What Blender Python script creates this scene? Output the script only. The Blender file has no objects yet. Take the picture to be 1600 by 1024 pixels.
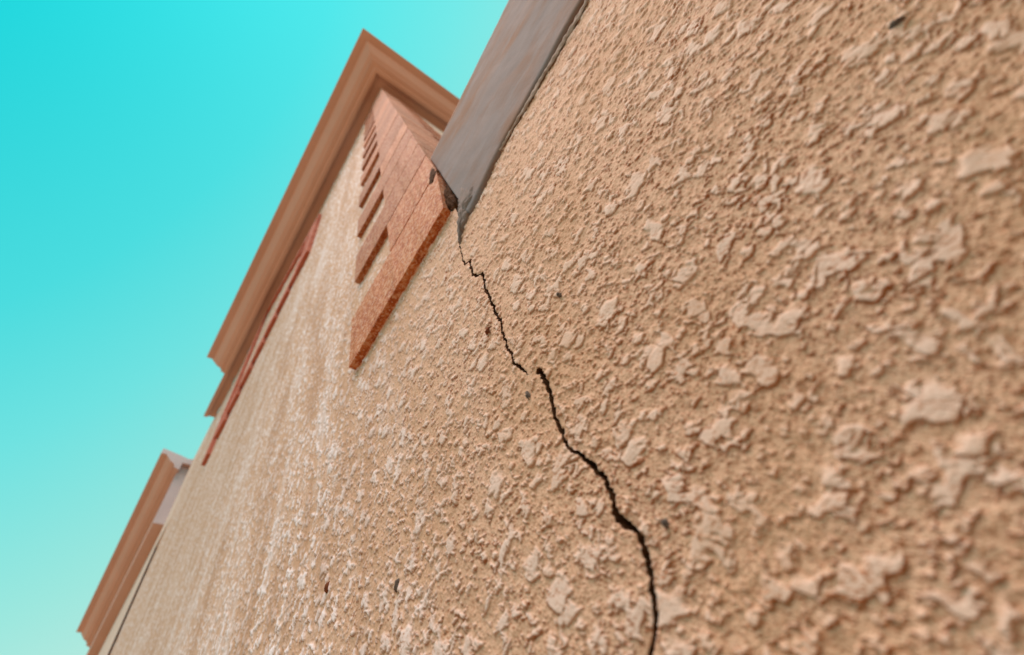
import bpy, bmesh, math, random
import numpy as np
from mathutils import Vector, Matrix

scene = bpy.context.scene
COL = scene.collection
random.seed(7)
rng = np.random.default_rng(11)

# ------------------------------------------------------------------ camera
U = 0.25            # one layout unit in metres (the lens is about one unit off the wall)
EYE = 1.6           # camera height
def K(u, y, v):     # layout units (along wall, away from wall, above lens) -> metres
    return (u * U, y * U, v * U + EYE)

cam_d = bpy.data.cameras.new('camera')
cam = bpy.data.objects.new('camera', cam_d)
COL.objects.link(cam)
right = Vector((-0.55012644, -0.79210347, -0.26444846))
down = Vector((0.78865322, -0.38868312, -0.4763943))
fwd = Vector((0.27456693, -0.47063523, 0.83851981))
m = Matrix((right, -down, -fwd)).transposed().to_4x4()
m.translation = Vector((0, 0, EYE))
cam.matrix_world = m
cam_d.sensor_width = 36.0
cam_d.lens = 712.42 / 1600 * 36
cam_d.clip_start = 0.005
cam_d.clip_end = 2000
cam_d.dof.use_dof = True
cam_d.dof.focus_distance = 0.66
cam_d.dof.aperture_fstop = 3.3
scene.camera = cam

# ------------------------------------------------------------------ light
EXPOSURE = 0.6
SKY_GAIN = 1.0 / (0.15 * 2 ** EXPOSURE)
SUN_DIR = Vector((-0.20, 0.33, 0.92)).normalized()     # towards the sun
world = bpy.data.worlds.new('World')
scene.world = world
world.use_nodes = True
wn, wl = world.node_tree.nodes, world.node_tree.links
wn.clear()
sky = wn.new('ShaderNodeTexSky')
sky.sky_type = 'NISHITA'
sky.sun_disc = False
sky.sun_elevation = math.asin(SUN_DIR.z)
sky.sun_rotation = math.atan2(SUN_DIR.x, SUN_DIR.y)
sky.air_density = 1.0
sky.dust_density = 1.0
sky.ozone_density = 1.0
# clear teal sky: deep overhead in front of the house, paler towards the horizon and behind it
tc = wn.new('ShaderNodeTexCoord')
sep = wn.new('ShaderNodeSeparateXYZ')
wl.new(tc.outputs['Generated'], sep.inputs[0])
def wmath(op, a, b=None):
    n = wn.new('ShaderNodeMath'); n.operation = op
    for i, val in enumerate((a, b)):
        if val is None: continue
        if hasattr(val, 'links'): wl.new(val, n.inputs[i])
        else: n.inputs[i].default_value = val
    return n.outputs[0]
zc = wmath('MAXIMUM', sep.outputs['Z'], 0.0)
pale = wmath('ADD', wmath('ADD', wmath('MULTIPLY', sep.outputs['Y'], -1.42), wmath('MULTIPLY', zc, -1.26)), 1.718)
pale = wmath('ADD', pale, wmath('MULTIPLY', wmath('POWER', wmath('SUBTRACT', 1.0, zc), 5.0), 2.2))
rampw = wn.new('ShaderNodeValToRGB')
stops = [(0.0, (.014, .62, .66)), (.33, (.070, .70, .72)), (.6, (.16, .755, .745)), (1.0, (.33, .79, .72)), (2.0, (.80, .82, .70)), (3.0, (1.0, .80, .62))]
el = rampw.color_ramp.elements
el[0].position, el[0].color = 0.0, (*stops[0][1], 1)
el[1].position, el[1].color = 1.0, (*stops[-1][1], 1)
for p, c in stops[1:-1]:
    e = el.new(p / 3.0); e.color = (*c, 1)
wl.new(wmath('DIVIDE', pale, 3.0), rampw.inputs['Fac'])
sepc = wn.new('ShaderNodeSeparateColor')
wl.new(sky.outputs[0], sepc.inputs[0])
lum = wmath('MULTIPLY', wmath('POWER', wmath('DIVIDE', sepc.outputs['Green'], 1.8), 0.15), SKY_GAIN)
scl = wn.new('ShaderNodeVectorMath'); scl.operation = 'SCALE'
wl.new(rampw.outputs['Color'], scl.inputs[0]); wl.new(lum, scl.inputs['Scale'])
bg = wn.new('ShaderNodeBackground')
bg.inputs['Strength'].default_value = 0.15
wo = wn.new('ShaderNodeOutputWorld')
wl.new(scl.outputs[0], bg.inputs['Color'])
wl.new(bg.outputs[0], wo.inputs['Surface'])

sun_d = bpy.data.lights.new('sun', 'SUN')
sun_d.energy = 3.5
sun_d.angle = math.radians(40)
sun_d.color = (1.0, 0.62, 0.52)
sun = bpy.data.objects.new('sun', sun_d)
COL.objects.link(sun)
sun.rotation_euler = SUN_DIR.to_track_quat('Z', 'Y').to_euler()
sun.location = (0, 0, 30)

vs = scene.view_settings
vs.view_transform = 'Standard'
vs.look = 'None'
vs.gamma = 1.0
vs.exposure = EXPOSURE
vs.use_curve_mapping = False
scene.cycles.max_bounces = 6
scene.cycles.use_denoising = True

# ------------------------------------------------------------------ helpers
def link(name, me, mat=None, parent=None):
    o = bpy.data.objects.new(name, me)
    COL.objects.link(o)
    if mat is not None and me is not None and not me.materials:
        me.materials.append(mat)
    if parent is not None:
        o.parent = parent
    return o

def thing(name, label, cat, group=None):
    o = bpy.data.objects.new(name, None)
    COL.objects.link(o)
    o['label'] = label
    o['category'] = cat
    if group:
        o['group'] = group
    return o

def mesh_np(name, verts, quads, smooth=True):
    me = bpy.data.meshes.new(name)
    n, q = len(verts), len(quads)
    me.vertices.add(n)
    me.vertices.foreach_set('co', np.ascontiguousarray(verts, dtype=np.float32).ravel())
    me.loops.add(q * 4)
    me.loops.foreach_set('vertex_index', np.ascontiguousarray(quads, dtype=np.int32).ravel())
    me.polygons.add(q)
    me.polygons.foreach_set('loop_start', np.arange(0, q * 4, 4, dtype=np.int32))
    me.polygons.foreach_set('loop_total', np.full(q, 4, dtype=np.int32))
    me.polygons.foreach_set('use_smooth', np.full(q, smooth, dtype=bool))
    me.update(calc_edges=True)
    me.validate()
    return me

# --- numpy noise
def hash2(ix, iy, seed):
    h = (ix.astype(np.uint32) * np.uint32(374761393) + iy.astype(np.uint32) * np.uint32(668265263)
         + np.uint32((seed * 2246822519) & 0xffffffff))
    h = (h ^ (h >> np.uint32(13))) * np.uint32(1274126177)
    h = (h ^ (h >> np.uint32(16))) * np.uint32(2246822519)
    h = h ^ (h >> np.uint32(15))
    return h
def rnd(ix, iy, seed):
    return (hash2(ix, iy, seed) >> np.uint32(8)).astype(np.float32) / np.float32(16777216)
def perlin(x, y, seed=0):
    x = np.asarray(x, np.float64); y = np.asarray(y, np.float64)
    x0 = np.floor(x); y0 = np.floor(y)
    fx = (x - x0).astype(np.float32); fy = (y - y0).astype(np.float32)
    ix = x0.astype(np.int64); iy = y0.astype(np.int64)
    sx = fx * fx * fx * (fx * (fx * 6 - 15) + 10); sy = fy * fy * fy * (fy * (fy * 6 - 15) + 10)
    def g(a, b):
        t = rnd(ix + a, iy + b, seed) * np.float32(2 * math.pi)
        return np.cos(t) * (fx - a) + np.sin(t) * (fy - b)
    n0 = g(0, 0) * (1 - sx) + g(1, 0) * sx
    n1 = g(0, 1) * (1 - sx) + g(1, 1) * sx
    return (n0 * (1 - sy) + n1 * sy) * np.float32(1.5)
def sstep(a, b, x):
    t = np.clip((x - a) / (b - a), 0, 1)
    return t * t * (3 - 2 * t)

# ------------------------------------------------------------------ materials
def new_mat(name, rough=0.85, spec=0.3):
    mt = bpy.data.materials.new(name)
    mt.use_nodes = True
    nt = mt.node_tree
    b = nt.nodes['Principled BSDF']
    b.inputs['Roughness'].default_value = rough
    b.inputs['Specular IOR Level'].default_value = spec
    return mt, nt, b
def nd(nt, t, **kw):
    n = nt.nodes.new(t)
    for k, v in kw.items():
        setattr(n, k, v)
    return n
def mapped(nt, scale, kind='Object'):
    tc = nd(nt, 'ShaderNodeTexCoord'); mp = nd(nt, 'ShaderNodeMapping')
    mp.inputs['Scale'].default_value = scale
    nt.links.new(tc.outputs[kind], mp.inputs['Vector'])
    return mp.outputs[0]
def noise(nt, vec, scale, detail=4, rough=0.55, dist=0.0):
    n = nd(nt, 'ShaderNodeTexNoise')
    n.inputs['Scale'].default_value = scale
    n.inputs['Detail'].default_value = detail
    n.inputs['Roughness'].default_value = rough
    n.inputs['Distortion'].default_value = dist
    nt.links.new(vec, n.inputs['Vector'])
    return n.outputs['Fac']
def ramp(nt, fac, stops):
    r = nd(nt, 'ShaderNodeValToRGB')
    el = r.color_ramp.elements
    el[0].position, el[0].color = stops[0][0], (*stops[0][1], 1)
    el[1].position, el[1].color = stops[-1][0], (*stops[-1][1], 1)
    for p, c in stops[1:-1]:
        e = el.new(p); e.color = (*c, 1)
    nt.links.new(fac, r.inputs['Fac'])
    return r.outputs['Color']
def mix(nt, fac, a, b, blend='MIX'):
    n = nd(nt, 'ShaderNodeMix', data_type='RGBA', blend_type=blend)
    for sock, val in ((n.inputs[0], fac), (n.inputs[6], a), (n.inputs[7], b)):
        if hasattr(val, 'links'):
            nt.links.new(val, sock)
        elif isinstance(val, (int, float)):
            sock.default_value = val
        else:
            sock.default_value = (*val, 1)
    return n.outputs[2]
def bump(nt, b, height, strength, dist, prev=None):
    n = nd(nt, 'ShaderNodeBump')
    n.inputs['Strength'].default_value = strength
    n.inputs['Distance'].default_value = dist
    nt.links.new(height, n.inputs['Height'])
    if prev is not None:
        nt.links.new(prev, n.inputs['Normal'])
    nt.links.new(n.outputs[0], b.inputs['Normal'])
    return n.outputs[0]
def g3(v): return (v, v, v)

# stucco: sand-coloured float coat over an orange base that also paints shade under drops, paler where it was trowelled smooth
ST_PIT_SHADE, ST_MID, ST_TOP = (0.26, 0.072, 0.011), (0.59, 0.402, 0.290), (0.61, 0.480, 0.415)
def make_stucco():
    mt, nt, b = new_mat('peach_stucco', 0.78, 0.25)
    at = nd(nt, 'ShaderNodeAttribute'); at.attribute_name = 'plateau'
    lv = nd(nt, 'ShaderNodeAttribute'); lv.attribute_name = 'level'
    ov = mapped(nt, (1, 1, 1))
    st = mapped(nt, (1.0, 1.0, 0.22))
    streak = noise(nt, st, 3.4, 8, 0.68, 0.8)
    patch = noise(nt, ov, 6.0, 6, 0.65)
    fleck_ = noise(nt, ov, 34.0, 6, 0.8)
    streak2 = noise(nt, mapped(nt, (1, 1, 0.2)), 5.5, 8, 0.72, 0.8)
    fine = noise(nt, ov, 300.0, 3, 0.6)
    low = mix(nt, lv.outputs['Fac'], ST_PIT_SHADE, ST_MID)
    low = mix(nt, ramp(nt, fine, [(0.36, g3(0.30)), (0.48, g3(0))]), low, ST_PIT_SHADE)
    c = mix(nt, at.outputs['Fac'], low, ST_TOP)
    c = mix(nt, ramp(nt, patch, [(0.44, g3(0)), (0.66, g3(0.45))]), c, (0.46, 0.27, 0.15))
    c = mix(nt, ramp(nt, streak, [(0.52, g3(0)), (0.68, g3(0.35))]), c, (0.37, 0.20, 0.11))
    # house front away from the low wall: rain streaks, plus sky sheen painted as pale flecks
    sx = nd(nt, 'ShaderNodeSeparateXYZ'); nt.links.new(ov, sx.inputs[0])
    wm = nd(nt, 'ShaderNodeMapRange'); wm.interpolation_type = 'SMOOTHSTEP'
    wm.inputs['From Min'].default_value = 0.08; wm.inputs['From Max'].default_value = 0.9
    nt.links.new(sx.outputs['X'], wm.inputs['Value'])
    def gate(f):
        n = nd(nt, 'ShaderNodeMath', operation='MULTIPLY')
        nt.links.new(f, n.inputs[0]); nt.links.new(wm.outputs[0], n.inputs[1])
        return n.outputs[0]
    c = mix(nt, gate(ramp(nt, streak2, [(0.36, g3(0.75)), (0.47, g3(0))])), c, (0.66, 0.60, 0.62))
    c = mix(nt, gate(at.outputs['Fac']), c, (0.76, 0.72, 0.78))  # pale sky sheen painted onto the drop tops
    sky_sheen = nd(nt, 'ShaderNodeMath', operation='MULTIPLY')
    nt.links.new(gate(ramp(nt, fleck_, [(0.52, g3(0)), (0.60, g3(0.55))])), sky_sheen.inputs[0]); nt.links.new(ramp(nt, patch, [(0.44, g3(0.1)), (0.58, g3(1))]), sky_sheen.inputs[1])
    c = mix(nt, sky_sheen.outputs[0], c, (0.70, 0.68, 0.74))
    c = mix(nt, gate(ramp(nt, fleck_, [(0.38, g3(0.3)), (0.46, g3(0))])), c, (0.33, 0.185, 0.10))
    c = mix(nt, gate(ramp(nt, streak2, [(0.50, g3(0)), (0.60, g3(0.60))])), c, (0.40, 0.235, 0.145))
    wf = nd(nt, 'ShaderNodeMapRange'); wf.interpolation_type = 'SMOOTHSTEP'
    wf.inputs['From Min'].default_value = 0.8; wf.inputs['From Max'].default_value = 2.6; wf.inputs['To Max'].default_value = 0.55
    nt.links.new(sx.outputs['X'], wf.inputs['Value'])
    farc = mix(nt, ramp(nt, streak2, [(0.40, g3(0)), (0.62, g3(1))]), (0.46, 0.380, 0.330), (0.38, 0.255, 0.175))
    c = mix(nt, wf.outputs[0], c, farc)
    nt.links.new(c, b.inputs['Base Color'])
    f2 = noise(nt, ov, 620.0, 4, 0.65)
    n1 = bump(nt, b, fine, 0.6, 0.0012)
    bump(nt, b, f2, 0.5, 0.0005, n1)
    return mt
M_STUCCO = make_stucco()

def make_plain(name, ca, cb, scale, rough=0.85, spec=0.25, bd=0.002, bs=120.0, stretch=(1, 1, 1)):
    mt, nt, b = new_mat(name, rough, spec)
    ov = mapped(nt, (1, 1, 1)); sv = mapped(nt, stretch)
    n = noise(nt, sv, scale, 6, 0.6, 0.3)
    c = mix(nt, ramp(nt, n, [(0.35, g3(0)), (0.65, g3(1))]), ca, cb)
    nt.links.new(c, b.inputs['Base Color'])
    bump(nt, b, noise(nt, ov, bs, 4, 0.6), 0.5, bd)
    return mt
M_CORNICE = make_plain('painted_moulding', (0.55, 0.40, 0.36), (0.59, 0.43, 0.39), 1.2, 0.8, 0.2, 0.001, 60)
M_PALE = make_plain('pale_plaster', (0.50, 0.42, 0.37), (0.56, 0.48, 0.43), 1.2, 0.8, 0.25, 0.002, 60)
M_SKYLIT = make_plain('skylit_plaster', (0.44, 0.42, 0.47), (0.50, 0.48, 0.53), 1.2, 0.75, 0.3, 0.002, 60)  # lilac skylight on the end faces, put into the plaster colour
M_MORTAR = make_plain('grey_mortar', (0.24, 0.19, 0.16), (0.34, 0.28, 0.25), 60, 0.9, 0.2, 0.002, 220)
M_DIRT_SHADE = make_plain('earth_and_shade', (0.035, 0.016, 0.008), (0.10, 0.045, 0.02), 120, 0.95, 0.1, 0.004, 260)  # dirt tone that also serves as painted shade in crack and recess
M_CORE = make_plain('inner_masonry', (0.05, 0.035, 0.025), (0.08, 0.05, 0.035), 20, 0.95, 0.1)

def make_cement():
    mt, nt, b = new_mat('grey_cement', 0.85, 0.15)
    ov = mapped(nt, (1, 1, 1)); sv = mapped(nt, (0.5, 1.0, 1.0))
    n = noise(nt, sv, 6.0, 6, 0.6, 0.6)
    n2 = noise(nt, sv, 15.0, 5, 0.6, 0.4)
    c = mix(nt, ramp(nt, n, [(0.40, g3(0)), (0.66, g3(1))]), (0.170, 0.165, 0.178), (0.190, 0.110, 0.068))
    c = mix(nt, ramp(nt, n2, [(0.36, g3(0.6)), (0.55, g3(0))]), c, (0.205, 0.205, 0.228))
    nt.links.new(c, b.inputs['Base Color'])
    n1 = bump(nt, b, n2, 0.3, 0.004)
    bump(nt, b, noise(nt, ov, 300, 4, 0.6), 0.35, 0.0008, n1)
    return mt
M_CEMENT = make_cement()
M_SMEAR = make_plain('pale_cement', (0.15, 0.135, 0.135), (0.20, 0.18, 0.175), 14, 0.85, 0.15, 0.0006, 200)

def make_brick():
    mt, nt, b = new_mat('orange_brick', 0.75, 0.3)
    oi = nd(nt, 'ShaderNodeObjectInfo')
    ov = mapped(nt, (1, 1, 1))
    geo = nd(nt, 'ShaderNodeNewGeometry')
    n = noise(nt, geo.outputs['Position'], 11.0, 6, 0.65, 0.3)
    n2 = noise(nt, geo.outputs['Position'], 75.0, 5, 0.65, 0.2)
    n3 = noise(nt, geo.outputs['Position'], 210.0, 4, 0.65)
    n4 = noise(nt, geo.outputs['Position'], 150.0, 4, 0.7)
    c = mix(nt, ramp(nt, n, [(0.38, g3(0)), (0.64, g3(1))]), (0.325, 0.088, 0.021), (0.38, 0.130, 0.038))
    c = mix(nt, ramp(nt, n2, [(0.48, g3(0)), (0.62, g3(0.9))]), c, (0.48, 0.265, 0.155))
    c = mix(nt, ramp(nt, n2, [(0.36, g3(0.85)), (0.47, g3(0))]), c, (0.22, 0.052, 0.014))
    c = mix(nt, ramp(nt, n4, [(0.55, g3(0)), (0.64, g3(0.8))]), c, (0.50, 0.40, 0.36))
    tone = nd(nt, 'ShaderNodeHueSaturation')
    mr = nd(nt, 'ShaderNodeMapRange')
    mr.inputs['To Min'].default_value = 0.80; mr.inputs['To Max'].default_value = 1.16
    nt.links.new(oi.outputs['Random'], mr.inputs['Value'])
    nt.links.new(mr.outputs[0], tone.inputs['Value'])
    nt.links.new(c, tone.inputs['Color'])
    nt.links.new(tone.outputs[0], b.inputs['Base Color'])
    n1 = bump(nt, b, n2, 0.5, 0.003)
    bump(nt, b, n3, 0.5, 0.0012, n1)
    return mt
M_BRICK = make_brick()
M_RED = make_plain('red_brick', (0.40, 0.115, 0.075), (0.47, 0.17, 0.12), 9, 0.8, 0.25, 0.004, 60)

# ------------------------------------------------------------------ ground
def make_ground():
    mt, nt, b = new_mat('sandy_ground', 0.95, 0.1)
    ov = mapped(nt, (1, 1, 1))
    c = mix(nt, noise(nt, ov, 0.6, 6, 0.65), (0.33, 0.19, 0.10), (0.42, 0.26, 0.15))
    nt.links.new(c, b.inputs['Base Color'])
    bump(nt, b, noise(nt, ov, 25, 5, 0.6), 0.6, 0.03)
    return mt
gm = bpy.data.meshes.new('ground')
s = 600.0
gm.from_pydata([(-s, -s, 0), (s, -s, 0), (s, s, 0), (-s, s, 0)], [], [(0, 1, 2, 3)])
ground = link('ground', gm, make_ground())
ground['kind'] = 'structure'

# ------------------------------------------------------------------ the stucco relief
YW = -1.08
def plates(u, v, lam, seed):
    """fractal field whose high ground became the flattened patches"""
    wu = u + lam * 0.22 * perlin(u / (lam * 0.55), v / (lam * 0.55), seed + 7)
    wv = v + lam * 0.22 * perlin(u / (lam * 0.55), v / (lam * 0.55), seed + 8)
    n = perlin(wu / lam, wv / lam, seed)
    n = n + 0.62 * perlin(wu / (lam * 0.47), wv / (lam * 0.47), seed + 1)
    n = n + 0.36 * perlin(wu / (lam * 0.21), wv / (lam * 0.21), seed + 2)
    return n
def discs(u, v, cell, prob, rmin, rmax, seed):
    """round drops, as a soft field: 0 at the rim, positive inside"""
    L = rmax * 1.1
    L2 = rmax * 0.5
    wu = u + rmax * (0.42 * perlin(u / L, v / L, seed + 50) + 0.17 * perlin(u / L2, v / L2, seed + 51))
    wv = v + rmax * (0.42 * perlin(u / L, v / L, seed + 52) + 0.17 * perlin(u / L2, v / L2, seed + 53))
    ix = np.floor(wu / cell).astype(np.int64); iy = np.floor(wv / cell).astype(np.int64)
    f = np.full(u.shape, -1.0, np.float32)
    for a in (-1, 0, 1):
        for b in (-1, 0, 1):
            cx, cy = ix + a, iy + b
            on = rnd(cx, cy, seed) < prob
            q = rnd(cx, cy, seed + 1)
            r = rmin + (rmax - rmin) * q * q
            px = (cx + rnd(cx, cy, seed + 2)) * cell; py = (cy + rnd(cx, cy, seed + 3)) * cell
            asp = 0.8 + 0.5 * rnd(cx, cy, seed + 4)
            dx = (wu - px) * asp; dy = (wv - py) / asp
            f = np.maximum(f, np.where(on, (r - np.sqrt(dx * dx + dy * dy)) / rmax, -1.0))
    return f

def relief(u, v, sp):
    """relief of the knocked-down render coat in layout units; sp = local mesh spacing"""
    def fade(w): return np.clip(1.6 - 1.1 * sp / w, 0, 1).astype(np.float32)
    p1 = perlin(u / 0.075, v / 0.075, 1); p2 = perlin(u / 0.028, v / 0.028, 2)
    p3 = perlin(u / 0.0135, v / 0.0135, 3); p4 = perlin(u / 0.006, v / 0.006, 4)
    slow = 0.006 * perlin(u / 0.6, v / 0.6, 5)
    t = 0.40 + 0.36 * perlin(u / 0.38, v / 0.38, 6)
    D = 0.003
    top = np.zeros(u.shape, np.float32); mk = np.zeros(u.shape, np.float32); lip_shade = np.zeros(u.shape, np.float32)
    layers = [
        (lambda a, b: 0.085 * (plates(a, b, 0.098, 101) - t), 0.0070, 0.0045, 0.05, 1.0),
        (lambda a, b: 0.056 * discs(a, b, 0.118, 0.52, 0.014, 0.056, 404), 0.0078, 0.0038, 0.04, 1.0),
        (lambda a, b: 0.026 * discs(a, b, 0.056, 0.62, 0.007, 0.026, 505), 0.0082, 0.0034, 0.02, 0.9),
        (lambda a, b: 0.0125 * discs(a, b, 0.026, 0.66, 0.0035, 0.0125, 606), 0.0062, 0.0028, 0.008, 0.7),
        (lambda a, b: 0.0062 * discs(a, b, 0.0125, 0.60, 0.0020, 0.0062, 707), 0.0036, 0.0020, 0.004, 0.4),
    ]
    for fn, H, w, fw, ms in layers:
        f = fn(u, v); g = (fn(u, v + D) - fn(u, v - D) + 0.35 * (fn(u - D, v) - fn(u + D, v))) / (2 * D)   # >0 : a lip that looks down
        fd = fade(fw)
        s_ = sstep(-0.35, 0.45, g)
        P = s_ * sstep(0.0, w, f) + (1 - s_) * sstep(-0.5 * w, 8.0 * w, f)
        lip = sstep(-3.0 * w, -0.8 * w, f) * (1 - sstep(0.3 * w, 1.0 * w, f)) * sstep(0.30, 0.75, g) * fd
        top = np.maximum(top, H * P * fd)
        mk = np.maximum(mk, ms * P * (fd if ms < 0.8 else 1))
        # a drop covers the lip shade of the smaller ones beneath it
        lip_shade = np.maximum(lip_shade, lip * (0.55 + 0.45 * ms))
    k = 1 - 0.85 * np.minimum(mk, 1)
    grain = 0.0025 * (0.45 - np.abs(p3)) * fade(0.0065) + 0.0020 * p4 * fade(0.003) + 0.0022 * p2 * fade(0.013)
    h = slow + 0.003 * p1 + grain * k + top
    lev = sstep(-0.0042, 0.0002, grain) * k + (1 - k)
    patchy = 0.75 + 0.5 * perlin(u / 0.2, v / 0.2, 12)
    lip_shade = np.clip(lip_shade * patchy * 1.2, 0, 1)
    lev = lev * (1 - 0.95 * lip_shade); mk = mk * (1 - 0.95 * lip_shade)  # crescent shade below each drop goes into the colour attributes
    return h, mk.astype(np.float32), lev.astype(np.float32)

# crack line between the house and the low wall: (height, position, width)
CR = np.array([
    (-9.0, 0.66, .022), (0.10, 0.70, .022), (0.45, 0.735, .022), (0.50, 0.670, .021), (0.57, 0.632, .021), (0.63, 0.612, .022),
    (0.675, 0.598, .020), (0.69, 0.592, .012), (0.735, 0.618, .034), (0.77, 0.630, .026), (0.83, 0.606, .021), (0.89, 0.600, .021),
    (0.96, 0.620, .020), (1.04, 0.640, .016), (1.09, 0.668, .014), (1.13, 0.668, .018), (1.24, 0.655, .019), (1.37, 0.622, .023),
    (1.45, 0.612, .026), (1.53, 0.621, .022), (1.536, 0.622, .002), (1.546, 0.645, .0), (1.556, 0.668, .0), (1.562, 0.678, .003), (1.60, 0.682, .010),
    (1.70, 0.709, .013), (1.78, 0.707, .013), (1.87, 0.709, .013), (1.97, 0.695, .013), (2.07, 0.672, .015), (2.20, 0.676, .016),
    (2.32, 0.668, .015), (2.44, 0.662, .016), (2.56, 0.640, .015), (2.66, 0.629, .020), (2.69, 0.668, .018), (2.77, 0.698, .017),
    (2.90, 0.676, .016), (2.97, 0.668, .024), (3.00, 0.716, .016), (3.12, 0.716, .008), (3.38, 0.672, .008), (3.55, 0.62, .006),
    (3.75, 0.545, .004), (50, 0.545, .0)])
def crack_u(v):
    c = np.interp(v, CR[:, 0], CR[:, 1])
    a = np.interp(v, [0, 1, 3, 3.5, 3.7], [0.7, 0.8, 1.1, 1.0, 0])
    return c + a * (0.008 * perlin(v / 0.055, v * 0 + 3.3, 21) + 0.006 * perlin(v / 0.021, v * 0 + 1.7, 22) + 0.003 * perlin(v / 0.009, v * 0 + 5.7, 25))
def crack_w(v):
    w = np.interp(v, CR[:, 0], CR[:, 2])
    return np.where(v < 1.5, 1.0, 1.25) * w * (1 + 0.35 * perlin(v / 0.035, v * 0 + 8.1, 23) + 0.30 * perlin(v / 0.013, v * 0 + 2.1, 24))

# polar mesh round the point of the wall nearest the viewer: finer where it is closer
th_f = np.arange(math.radians(26), math.radians(139), 0.00205)
th = np.concatenate([np.linspace(math.radians(-35), math.radians(5), 50, endpoint=False), np.arange(math.radians(5), math.radians(26), 0.007), th_f,
                     np.arange(math.radians(139), math.radians(170), 0.007), np.linspace(math.radians(170), math.radians(215), 40)])
rr = [0.10]
while rr[-1] < 75:
    rr.append(rr[-1] + 0.00112 * (rr[-1] ** 2 + YW * YW))
rr = np.array([0.002, 0.03, 0.06] + rr)
TH, RR = np.meshgrid(th, rr, indexing='ij')
Ug = RR * np.cos(TH); Vg = RR * np.sin(TH)
SP = np.maximum(RR * 0.00205, 0.00112 * (RR ** 2 + YW * YW) * 0.45)
coarse = (TH < math.radians(26)) | (TH > math.radians(139))
SP = np.where(coarse, np.maximum(SP, RR * 0.007), SP)
VTOP = 32.6
keep_v = (Vg > -6.4) & (Vg < VTOP) & (Ug < 66) & (Ug > -45)
nT, nR = TH.shape
idx = np.arange(nT * nR).reshape(nT, nR)
# quads seen from +y (outside): counter-clockwise
Q = np.stack([idx[:-1, :-1], idx[1:, :-1], idx[1:, 1:], idx[:-1, 1:]], -1).reshape(-1, 4)
u = Ug.ravel(); v = Vg.ravel(); sp = SP.ravel()
kv = keep_v.ravel()
Q = Q[kv[Q].all(1)]
sdist = u - crack_u(v)
UEND = 27.8
Q = Q[u[Q].mean(1) < 64]
house_face = sdist[Q].mean(1) > 0
has_h = np.zeros(len(u), bool); has_l = np.zeros(len(u), bool)
has_h[Q[house_face].ravel()] = True; has_l[Q[~house_face].ravel()] = True
border = has_h & has_l
near_q = u[Q].mean(1) < UEND
has_n = np.zeros(len(u), bool); has_n[Q[near_q].ravel()] = True
has_f = np.zeros(len(u), bool); has_f[Q[~near_q].ravel()] = True
u = np.where(has_n & has_f, UEND, u)
house_face &= near_q
u = np.where(border, crack_u(v), u)
sdist = u - crack_u(v)
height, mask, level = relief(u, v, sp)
lw_top = 3.70 - 0.045 * u
def wall_mesh(name, faces, side):
    used = np.unique(faces)
    remap = np.full(len(u), -1, np.int64); remap[used] = np.arange(len(used))
    uu, vv, hh, mm, ll, ss = u[used], v[used], height[used], mask[used], level[used], sdist[used]
    w = crack_w(vv) * 0.5
    push = np.where(w > 1e-6, w * np.exp(-np.abs(ss) / np.maximum(3 * w, 1e-6)), 0)
    uu = uu + side * push
    # edges of the crack are worn and roll inwards
    hh = hh - np.where(w > 1e-6, 0.35 * w * np.exp(-np.abs(ss) / 0.006), 0)
    P = np.stack(K(uu, YW + hh, vv), 1)
    f = remap[faces]
    # side of the crack runs into the wall
    E = np.concatenate([f[:, [0, 1]], f[:, [1, 2]], f[:, [2, 3]], f[:, [3, 0]]])
    bd = border[used]
    E = E[bd[E].all(1)]
    key = np.sort(E, 1); kk = key[:, 0] * len(used) + key[:, 1]
    _, inv, cnt = np.unique(kk, return_inverse=True, return_counts=True)
    E = E[cnt[inv] == 1]
    bv = np.unique(E); back = np.full(len(used), -1, np.int64); back[bv] = len(used) + np.arange(len(bv))
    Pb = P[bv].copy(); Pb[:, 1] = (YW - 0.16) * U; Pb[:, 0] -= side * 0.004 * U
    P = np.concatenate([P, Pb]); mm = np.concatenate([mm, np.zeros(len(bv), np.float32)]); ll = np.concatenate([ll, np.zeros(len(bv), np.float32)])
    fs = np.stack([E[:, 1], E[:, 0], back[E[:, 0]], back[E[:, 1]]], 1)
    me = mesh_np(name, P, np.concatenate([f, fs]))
    me.materials.append(M_STUCCO); me.materials.append(M_DIRT_SHADE)
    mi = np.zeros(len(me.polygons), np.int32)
    if len(me.polygons) == len(f) + len(fs): mi[len(f):] = 1  # crack sides coloured dark, mostly as painted shadow
    me.polygons.foreach_set('material_index', mi)
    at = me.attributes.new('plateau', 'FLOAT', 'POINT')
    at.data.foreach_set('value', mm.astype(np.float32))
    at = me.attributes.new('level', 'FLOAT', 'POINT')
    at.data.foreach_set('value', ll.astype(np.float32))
    return me

house = thing('house', 'tall peach stucco house with toothed orange brick corner and moulded cornice under the sky', 'house')
low_wall = thing('boundary_wall', 'low splattered stucco wall right of the crack, topped by a grey cement band', 'wall')
hf = Q[house_face]
lf = Q[~house_face]
lf = lf[(v[lf] < lw_top[lf]).all(1)]
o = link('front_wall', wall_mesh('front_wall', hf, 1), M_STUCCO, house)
o['label'] = 'rough peach stucco front with pale flecks and brown run-down stains'
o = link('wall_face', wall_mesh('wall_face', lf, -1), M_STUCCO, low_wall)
o['label'] = 'rough stucco face with large flattened splatter drops'
del TH, RR, Ug, Vg, Q, SP

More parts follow.
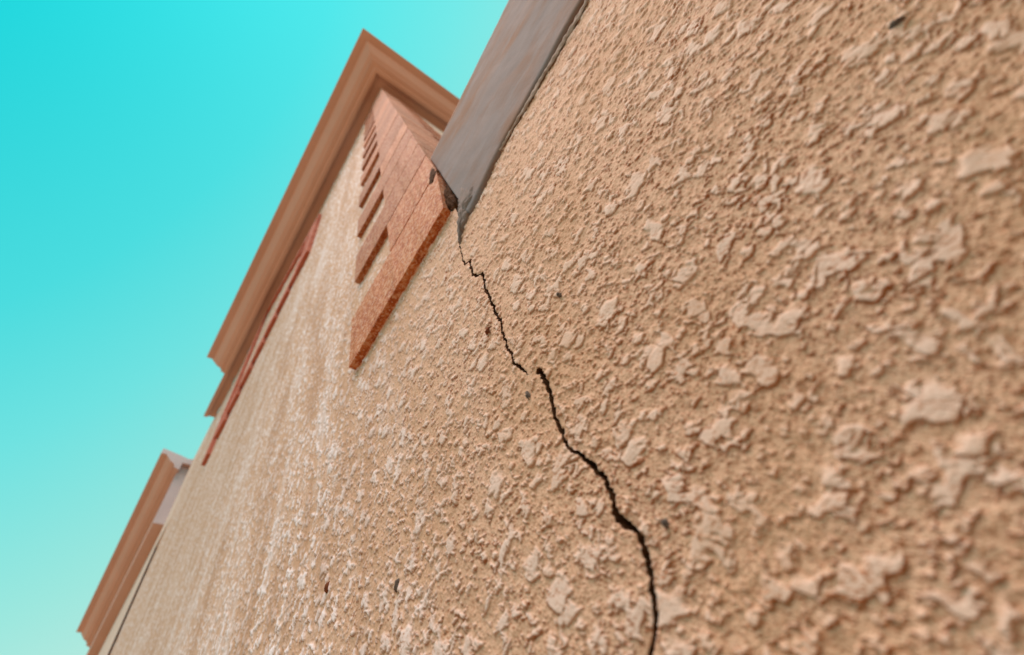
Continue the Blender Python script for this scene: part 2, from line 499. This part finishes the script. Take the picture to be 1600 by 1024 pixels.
# ------------------------------------------------------------------ solid bodies behind the faces
def box_bm(bm, u0, u1, y0, y1, v0, v1):
    vs_ = [bm.verts.new(K(a, b, c)) for a in (u0, u1) for b in (y0, y1) for c in (v0, v1)]
    for f in ((0, 1, 3, 2), (4, 6, 7, 5), (0, 4, 5, 1), (2, 3, 7, 6), (0, 2, 6, 4), (1, 5, 7, 3)):
        bm.faces.new([vs_[i] for i in f])
def bm_obj(name, bm, mat, parent, smooth=False):
    bmesh.ops.recalc_face_normals(bm, faces=bm.faces)
    me = bpy.data.meshes.new(name)
    bm.to_mesh(me); bm.free()
    if smooth:
        for p in me.polygons: p.use_smooth = True
        if smooth == 'angle': me.set_sharp_from_angle(angle=math.radians(12))
    return link(name, me, mat, parent)
bm = bmesh.new(); box_bm(bm, 0.60, 27.75, -30, -1.24, -6.4, 32.4); box_bm(bm, 27.76, 64, -30, -3.2, -6.4, 32.3)
bm_obj('inner_masonry', bm, M_CORE, house)
bm = bmesh.new(); box_bm(bm, 0.543, 0.599, -30, -1.10, 3.0, 32.45)
bm_obj('side_wall', bm, M_PALE, house)
bm = bmesh.new(); box_bm(bm, -44, 0.54, -2.4, -1.24, -6.4, 5.2)
bm_obj('inner_masonry', bm, M_CORE, low_wall)

# ------------------------------------------------------------------ bricks of the toothed corner
def brick_bm(u0, u1, y0, y1, v0, v1, nseg, jit, seed, bev=0.006):
    r = random.Random(seed)
    bm = bmesh.new()
    box_bm(bm, u0, u1, y0, y1, v0, v1)
    if nseg > 1:
        long_e = [e for e in bm.edges if abs((e.verts[0].co - e.verts[1].co).length - max(u1 - u0, y1 - y0) * U) < 1e-5]
        bmesh.ops.subdivide_edges(bm, edges=long_e, cuts=nseg - 1, use_grid_fill=True)
    bmesh.ops.recalc_face_normals(bm, faces=bm.faces)
    sharp = [e for e in bm.edges if len(e.link_faces) == 2 and e.calc_face_angle(0) > 0.5]
    bmesh.ops.bevel(bm, geom=sharp, offset=bev * U, segments=1 if nseg < 8 else 2, affect='EDGES', profile=0.6)
    for vt in bm.verts:
        d = Vector((r.uniform(-1, 1), r.uniform(-1, 1), r.uniform(-1, 1))) * jit * U
        vt.co += d
    return bm
uE, uL, uS, v0c, dv = 0.463, 2.455, 1.493, 4.028, 1.059
NC = 26
front = bpy.data.objects.new('brick_quoin', None); COL.objects.link(front); front.parent = house
front['label'] = 'staggered brick facing running up the house corner'
for k in range(NC):
    a = v0c + k * dv + 0.020 * (k > 0); b = v0c + (k + 1) * dv - 0.020
    b = min(b, 31.62)
    lng = (k % 2 == 0)
    e = (uL if lng else uS) + random.uniform(-0.02, 0.02)
    se = (-2.05 if lng else -3.05) + random.uniform(-0.03, 0.03)
    nseg = 40 if k < 3 else (12 if k < 7 else 3)
    jit = 0.0022 if k < 3 else 0.003
    yf = -1.0 + random.uniform(-0.004, 0.003)
    if k == 0:
        # the lowest brick: its right-hand lower corner is broken away
        bm = brick_bm(uE, e, -1.095, yf, a, b, nseg, jit, 900)
        for vt in bm.verts:
            x = vt.co.x / U; z = (vt.co.z - EYE) / U
            lim = uE + 0.16 * sstep(0.75, 0.0, (z - a) / (b - a)) + 0.03 * math.sin(z * 31) * (z < a + 0.7)
            if x < lim: vt.co.x = lim * U + random.uniform(-.006, .006) * U
    else:
        bm = brick_bm(uE, e, -1.095, yf, a, b, nseg, jit, 900 + k)
    bm_obj('brick', bm, M_BRICK, front, smooth='angle')
    if b > 5.6:
        bm = brick_bm(uE + random.uniform(0, .006), 0.56, se, -1.097, a, b, 8 if k < 6 else 3, jit, 950 + k)
        bm_obj('brick', bm, M_BRICK, front)

# ------------------------------------------------------------------ cornices
PROF = [(0.60, 31.20), (0.78, 31.20), (0.80, 31.27), (0.86, 31.30), (1.02, 31.32), (1.02, 31.56), (1.12, 31.58), (1.14, 31.70), (1.22, 31.74), (1.34, 31.80), (1.48, 31.93), (1.62, 32.12), (1.74, 32.28), (1.80, 32.30), (1.80, 32.43),
        (2.20, 32.43), (2.225, 32.46), (2.225, 32.95), (0.9, 32.62), (0.3, 32.42), (0.0, 32.5), (0.0, 31.9), (0.60, 31.9)]
def sweep(path, prof, caps=True):
    """path: list of ((u,y),(du,dy)) base point and outward (mitred) direction"""
    bm = bmesh.new()
    rings = []
    for (pu, py), (du, dy) in path:
        rings.append([bm.verts.new(K(pu + du * p, py + dy * p, z)) for p, z in prof])
    n = len(prof)
    for i in range(len(rings) - 1):
        for j in range(n):
            bm.faces.new((rings[i][j], rings[i][(j + 1) % n], rings[i + 1][(j + 1) % n], rings[i + 1][j]))
    if caps:
        bm.faces.new(rings[0]); bm.faces.new(list(reversed(rings[-1])))
    return bm
HC = 0.543   # house corner
bm = sweep([((22.87, YW), (0, 1)), ((HC, YW), (-1, 1)), ((HC, -26.0), (-1, 0))], PROF)
bm_obj('cornice', bm, M_CORNICE, house, 'angle')
FR = [(0.0, 31.62), (0.30, 31.62), (0.32, 31.50), (0.66, 31.48), (0.68, 31.21), (0.70, 33.1), (0.0, 33.2)]
bm = sweep([((27.2, YW), (0, 1)), ((HC, YW), (-1, 1)), ((HC, -26.0), (-1, 0))],
           [(0.0, 31.62), (0.45, 31.60), (0.47, 31.45), (0.735, 31.42), (0.735, 32.3), (0.0, 32.3)])
bm_obj('frieze', bm, M_CORNICE, house)
bm = sweep([((55.7, YW), (0, 1)), ((32.55, YW), (0, 1))], PROF)
o = bm_obj('cornice', bm, M_CORNICE, house, 'angle')
o.data.materials.append(M_SKYLIT)
for p in o.data.polygons:
    if len(p.vertices) > 4 and p.center.x < 40 * U: p.material_index = 1  # near end cap gets the painted sky tint
# projecting bay under the farther cornice
bm = bmesh.new(); box_bm(bm, 33.0, 62.0, -1.12, -0.42, 26.6, 31.9)
bm_obj('bay_box', bm, M_CORNICE, house)['label'] = 'boxed-out upper bay under the farther cornice'
bm = bmesh.new(); box_bm(bm, 32.93, 32.99, -1.10, -0.40, 26.55, 32.3)
bm_obj('bay_side', bm, M_SKYLIT, house)['label'] = 'end of the boxed-out bay, skylight painted on as pale lilac'
bm = bmesh.new(); box_bm(bm, 27.8, 30.8, -3.19, -1.08, 23.0, 32.6); box_bm(bm, 30.81, 63.0, -3.19, -1.085, -6.4, 32.55)
bm_obj('far_wall', bm, M_PALE, house)['label'] = 'pale plaster wall beyond the dark upright recess'
bm = bmesh.new(); box_bm(bm, 30.6, 30.8, -3.18, -1.095, -6.4, 22.99)  # dark sheet added to give the recess its shade
bm_obj('recess_shade', bm, M_DIRT_SHADE, house)['label'] = 'dark brown sheet painted as shade in the upright recess'

# ------------------------------------------------------------------ brick panel high on the front
panel = bpy.data.objects.new('window_surround', None); COL.objects.link(panel); panel.parent = house
panel['label'] = 'red brick window surround with toothed near side under the cornice'
kk = 0
def panel_brick(u0, u1, va, vb, proj=0.10):
    global kk
    kk += 1
    bm_obj('brick', brick_bm(u0, u1, YW - 0.02, YW + proj * 1.5, va, vb, 3, 0.006, 2000 + kk), M_RED, panel)
def v_low(x): return 20.4 - 0.36 * (x - 8)       # the two rows splay apart away from the viewer
def v_high(x): return 25.6 + 0.60 * (x - 7.7)
x = 8.3
while x < 16.0:
    w_ = min(1.1, 16.6 - x)
    panel_brick(x, x + w_, v_low(x + w_ / 2), v_low(x + w_ / 2) + 0.95, 0.10)
    panel_brick(x, x + w_, v_high(x + w_ / 2) - 0.55, v_high(x + w_ / 2) + 0.40, 0.10); x += 1.14
for i in range(6):
    panel_brick(7.45, 9.0 if i % 2 else 8.25, 19.9 + i * 0.98, 20.82 + i * 0.98, 0.11)
for i in range(14):
    panel_brick(16.65, 17.35, 17.1 + i * 1.0, 18.05 + i * 1.0, 0.10)

# ------------------------------------------------------------------ grey cement band capping the low wall
def band_mesh():
    us = np.concatenate([np.linspace(-22, -2.2, 30, endpoint=False), np.linspace(-2.2, 0.457, 260)])
    ts = np.linspace(0, 1, 110)
    Ub, T = np.meshgrid(us, ts, indexing='ij')
    top = 6.13 - 0.322 * Ub; bot = 3.65 - 0.150 * Ub - 0.10 * sstep(-0.15, 0.45, Ub)
    V = bot + (top - bot) * T
    wav = 0.008 * perlin(Ub / 0.7, V / 1.2, 31) + 0.0025 * perlin(Ub / 0.16, V / 0.25, 32) + 0.0008 * perlin(Ub / 0.03, V / 0.03, 33)
    V = V + ((T == 0) * (0.012 * perlin(Ub / 0.12, Ub * 0, 34) + 0.006 * perlin(Ub / 0.03, Ub * 0, 35)))
    d = (V - bot)
    rnd_ = 0.05 * (1 - np.sqrt(np.clip(1 - (1 - np.clip(d / 0.06, 0, 1)) ** 2, 0, 1)))
    Y = -1.045 + wav - rnd_ * 0.6
    P = np.stack([a.ravel() for a in K(Ub, Y, V)], 1)
    n0, n1 = Ub.shape
    ii = np.arange(n0 * n1).reshape(n0, n1)
    q = np.stack([ii[:-1, :-1], ii[:-1, 1:], ii[1:, 1:], ii[1:, :-1]], -1).reshape(-1, 4)
    # return faces: underside, top and end go back into the wall
    loop = np.concatenate([ii[:, 0], ii[-1, 1:], ii[-2::-1, -1], ii[0, -2:0:-1]])
    Pb = P[loop].copy(); Pb[:, 1] = -1.30 * U
    nb = len(loop); base = n0 * n1 + np.arange(nb)
    nx = np.roll(np.arange(nb), -1)
    s_ = np.stack([loop, loop[nx], base[nx], base], 1)
    return mesh_np('coping', np.concatenate([P, Pb]), np.concatenate([q, s_]))
o = link('coping', band_mesh(), M_CEMENT, low_wall)
o['label'] = 'smooth grey cement band with brown streaks'

def strip_mesh():
    us = np.concatenate([np.linspace(-22, -1.8, 30, endpoint=False), np.linspace(-1.8, 0.43, 240)])
    ts = np.linspace(0, 1, 14)
    Ub, T = np.meshgrid(us, ts, indexing='ij')
    lo = 3.655 - 0.045 * Ub + 0.03 * perlin(Ub / 0.11, Ub * 0 + .3, 41) + 0.012 * perlin(Ub / 0.03, Ub * 0 + .3, 42)
    hi = 3.70 - 0.075 * Ub + 0.006 * perlin(Ub / 0.05, Ub * 0 + .7, 43)
    V = lo + (hi - lo) * T
    Y = YW + 0.022 + 0.012 * np.sin(np.pi * np.clip(T, 0, 1)) ** 0.5 + 0.006 * perlin(Ub / 0.04, V / 0.04, 44) - 0.01
    Y = np.where(T > 0.99, YW - 0.09, Y)
    P = np.stack([a.ravel() for a in K(Ub, Y, V)], 1)
    n0, n1 = Ub.shape
    ii = np.arange(n0 * n1).reshape(n0, n1)
    q = np.stack([ii[:-1, :-1], ii[:-1, 1:], ii[1:, 1:], ii[1:, :-1]], -1).reshape(-1, 4)
    return mesh_np('mortar_bead', P, q)
link('mortar_bead', strip_mesh(), M_MORTAR, low_wall)

# smear of cement where the band meets the brick corner
def patch(name, outline, y0, bulge, mat, parent, n=26, seed=0, rag=0.01):
    """a lump of mortar: polygon outline filled by rings towards its middle"""
    P = np.array(outline, float)
    seg = []
    for i in range(len(P)):
        a, b = P[i], P[(i + 1) % len(P)]
        for t in np.linspace(0, 1, n // 4 + 2, endpoint=False):
            seg.append(a + (b - a) * t)
    seg = np.array(seg); c = seg.mean(0)
    R = 10
    vs_, qs = [], []
    m_ = len(seg)
    for r in range(R + 1):
        f = 1 - r / R * 0.98
        pts = c + (seg - c) * f
        jit = rag * f
        uu = pts[:, 0] + jit * perlin(pts[:, 0] / 0.03, pts[:, 1] / 0.03, seed)
        vv = pts[:, 1] + jit * perlin(pts[:, 0] / 0.03, pts[:, 1] / 0.03, seed + 1)
        yy = y0 + bulge * (1 - f ** 3) + 0.35 * bulge * perlin(uu / 0.05, vv / 0.05, seed + 2) + 0.2 * bulge * perlin(uu / 0.02, vv / 0.02, seed + 3)
        if r == 0: yy = yy * 0 + y0 - 0.03
        vs_ += list(zip(*K(uu, yy, vv)))
    for r in range(R):
        for i in range(m_):
            j = (i + 1) % m_
            qs.append((r * m_ + i, r * m_ + j, (r + 1) * m_ + j, (r + 1) * m_ + i))
    return link(name, mesh_np(name, np.array(vs_), np.array(qs)), mat, parent)
patch('cement_smear', [(0.445, 4.02), (0.50, 3.88), (0.56, 3.70), (0.665, 3.42), (0.69, 3.30), (0.655, 3.33), (0.60, 3.42), (0.53, 3.46), (0.40, 3.56), (0.22, 3.60), (0.18, 3.80), (0.33, 4.15)],
      -1.075, 0.040, M_SMEAR, low_wall, seed=60, rag=0.012)
patch('mortar_or_hole_stand_in', [(0.46, 4.72), (0.55, 4.62), (0.60, 4.36), (0.64, 4.10), (0.585, 3.93), (0.49, 3.98), (0.45, 4.3)],
      -1.09, 0.05, M_DIRT_SHADE, house, seed=70, rag=0.03)
patch('mortar_or_hole_stand_in', [(0.462, 5.42), (0.53, 5.40), (0.60, 5.16), (0.625, 5.02), (0.56, 4.90), (0.50, 5.02), (0.462, 5.0)],
      -1.004, 0.012, M_DIRT_SHADE, house, seed=80, rag=0.03)  # raised dark patch standing in for a hole in the joint

# ------------------------------------------------------------------ specks stuck to the stucco
def hgt(a, b):
    h, _, _ = relief(np.array([a]), np.array([b]), np.array([0.002]))
    return float(h[0])
M_RUST = make_plain('rust_brown', (0.10, 0.03, 0.012), (0.18, 0.06, 0.025), 300, 0.9, 0.2)
M_SOOT = make_plain('charcoal_grey', (0.07, 0.06, 0.055), (0.13, 0.11, 0.10), 300, 0.9, 0.2)
def fleck(a, b, ru, rv, ang, mat, label, star=False, seed=0):
    r = random.Random(seed)
    bm = bmesh.new()
    n = 14
    c = bm.verts.new((0, 0.016, 0))
    ring1, ring2 = [], []
    for i in range(n):
        t = i / n * 2 * math.pi
        k = r.uniform(0.75, 1.2) * ((1.5 if i % 3 == 0 else 0.6) if star else 1)
        x, z = ru * math.cos(t) * k, rv * math.sin(t) * k
        x, z = x * math.cos(ang) - z * math.sin(ang), x * math.sin(ang) + z * math.cos(ang)
        ring1.append(bm.verts.new((x * .6, 0.014 + r.uniform(-.002, .002), z * .6)))
        ring2.append(bm.verts.new((x, -0.004, z)))
    for i in range(n):
        j = (i + 1) % n
        bm.faces.new((c, ring1[i], ring1[j]))
        bm.faces.new((ring1[i], ring2[i], ring2[j], ring1[j]))
    for vt in bm.verts: vt.co *= U
    o = bm_obj('debris_fleck', bm, mat, None, smooth=True)
    o.location = K(a, YW + hgt(a, b), b)
    o['label'] = label; o['category'] = 'fleck'; o['group'] = 'dark flecks stuck to the stucco'
    return o
fleck(0.77, 2.11, .020, .026, 0.3, M_RUST, 'rust red star-shaped fleck on the stucco left of the upper crack', True, 1)
fleck(0.722, 1.47, .011, .030, 0.2, M_SOOT, 'grey smudge-like fleck just below the gap where the crack breaks off', False, 2)
fleck(2.75, 1.96, .022, .034, 0.35, M_RUST, 'dark brown oval fleck low on the house front, leftmost of the lower pair', False, 3)
fleck(1.88, 1.39, .011, .030, 0.45, M_SOOT, 'thin slate grey sliver on the house front, right of the brown oval fleck', False, 4)
fleck(-0.87, 1.13, .021, .006, 0.7, M_SOOT, 'black sliver near the top right of the low stucco wall', False, 5)
fleck(0.33, 1.73, .010, .014, 0.0, M_SOOT, 'tiny dark dot on the low wall right of the upper crack', False, 6)
fleck(0.51, 0.65, .010, .016, 0.4, M_SOOT, 'round grey speck beside the lowest bend of the wide crack', False, 7)
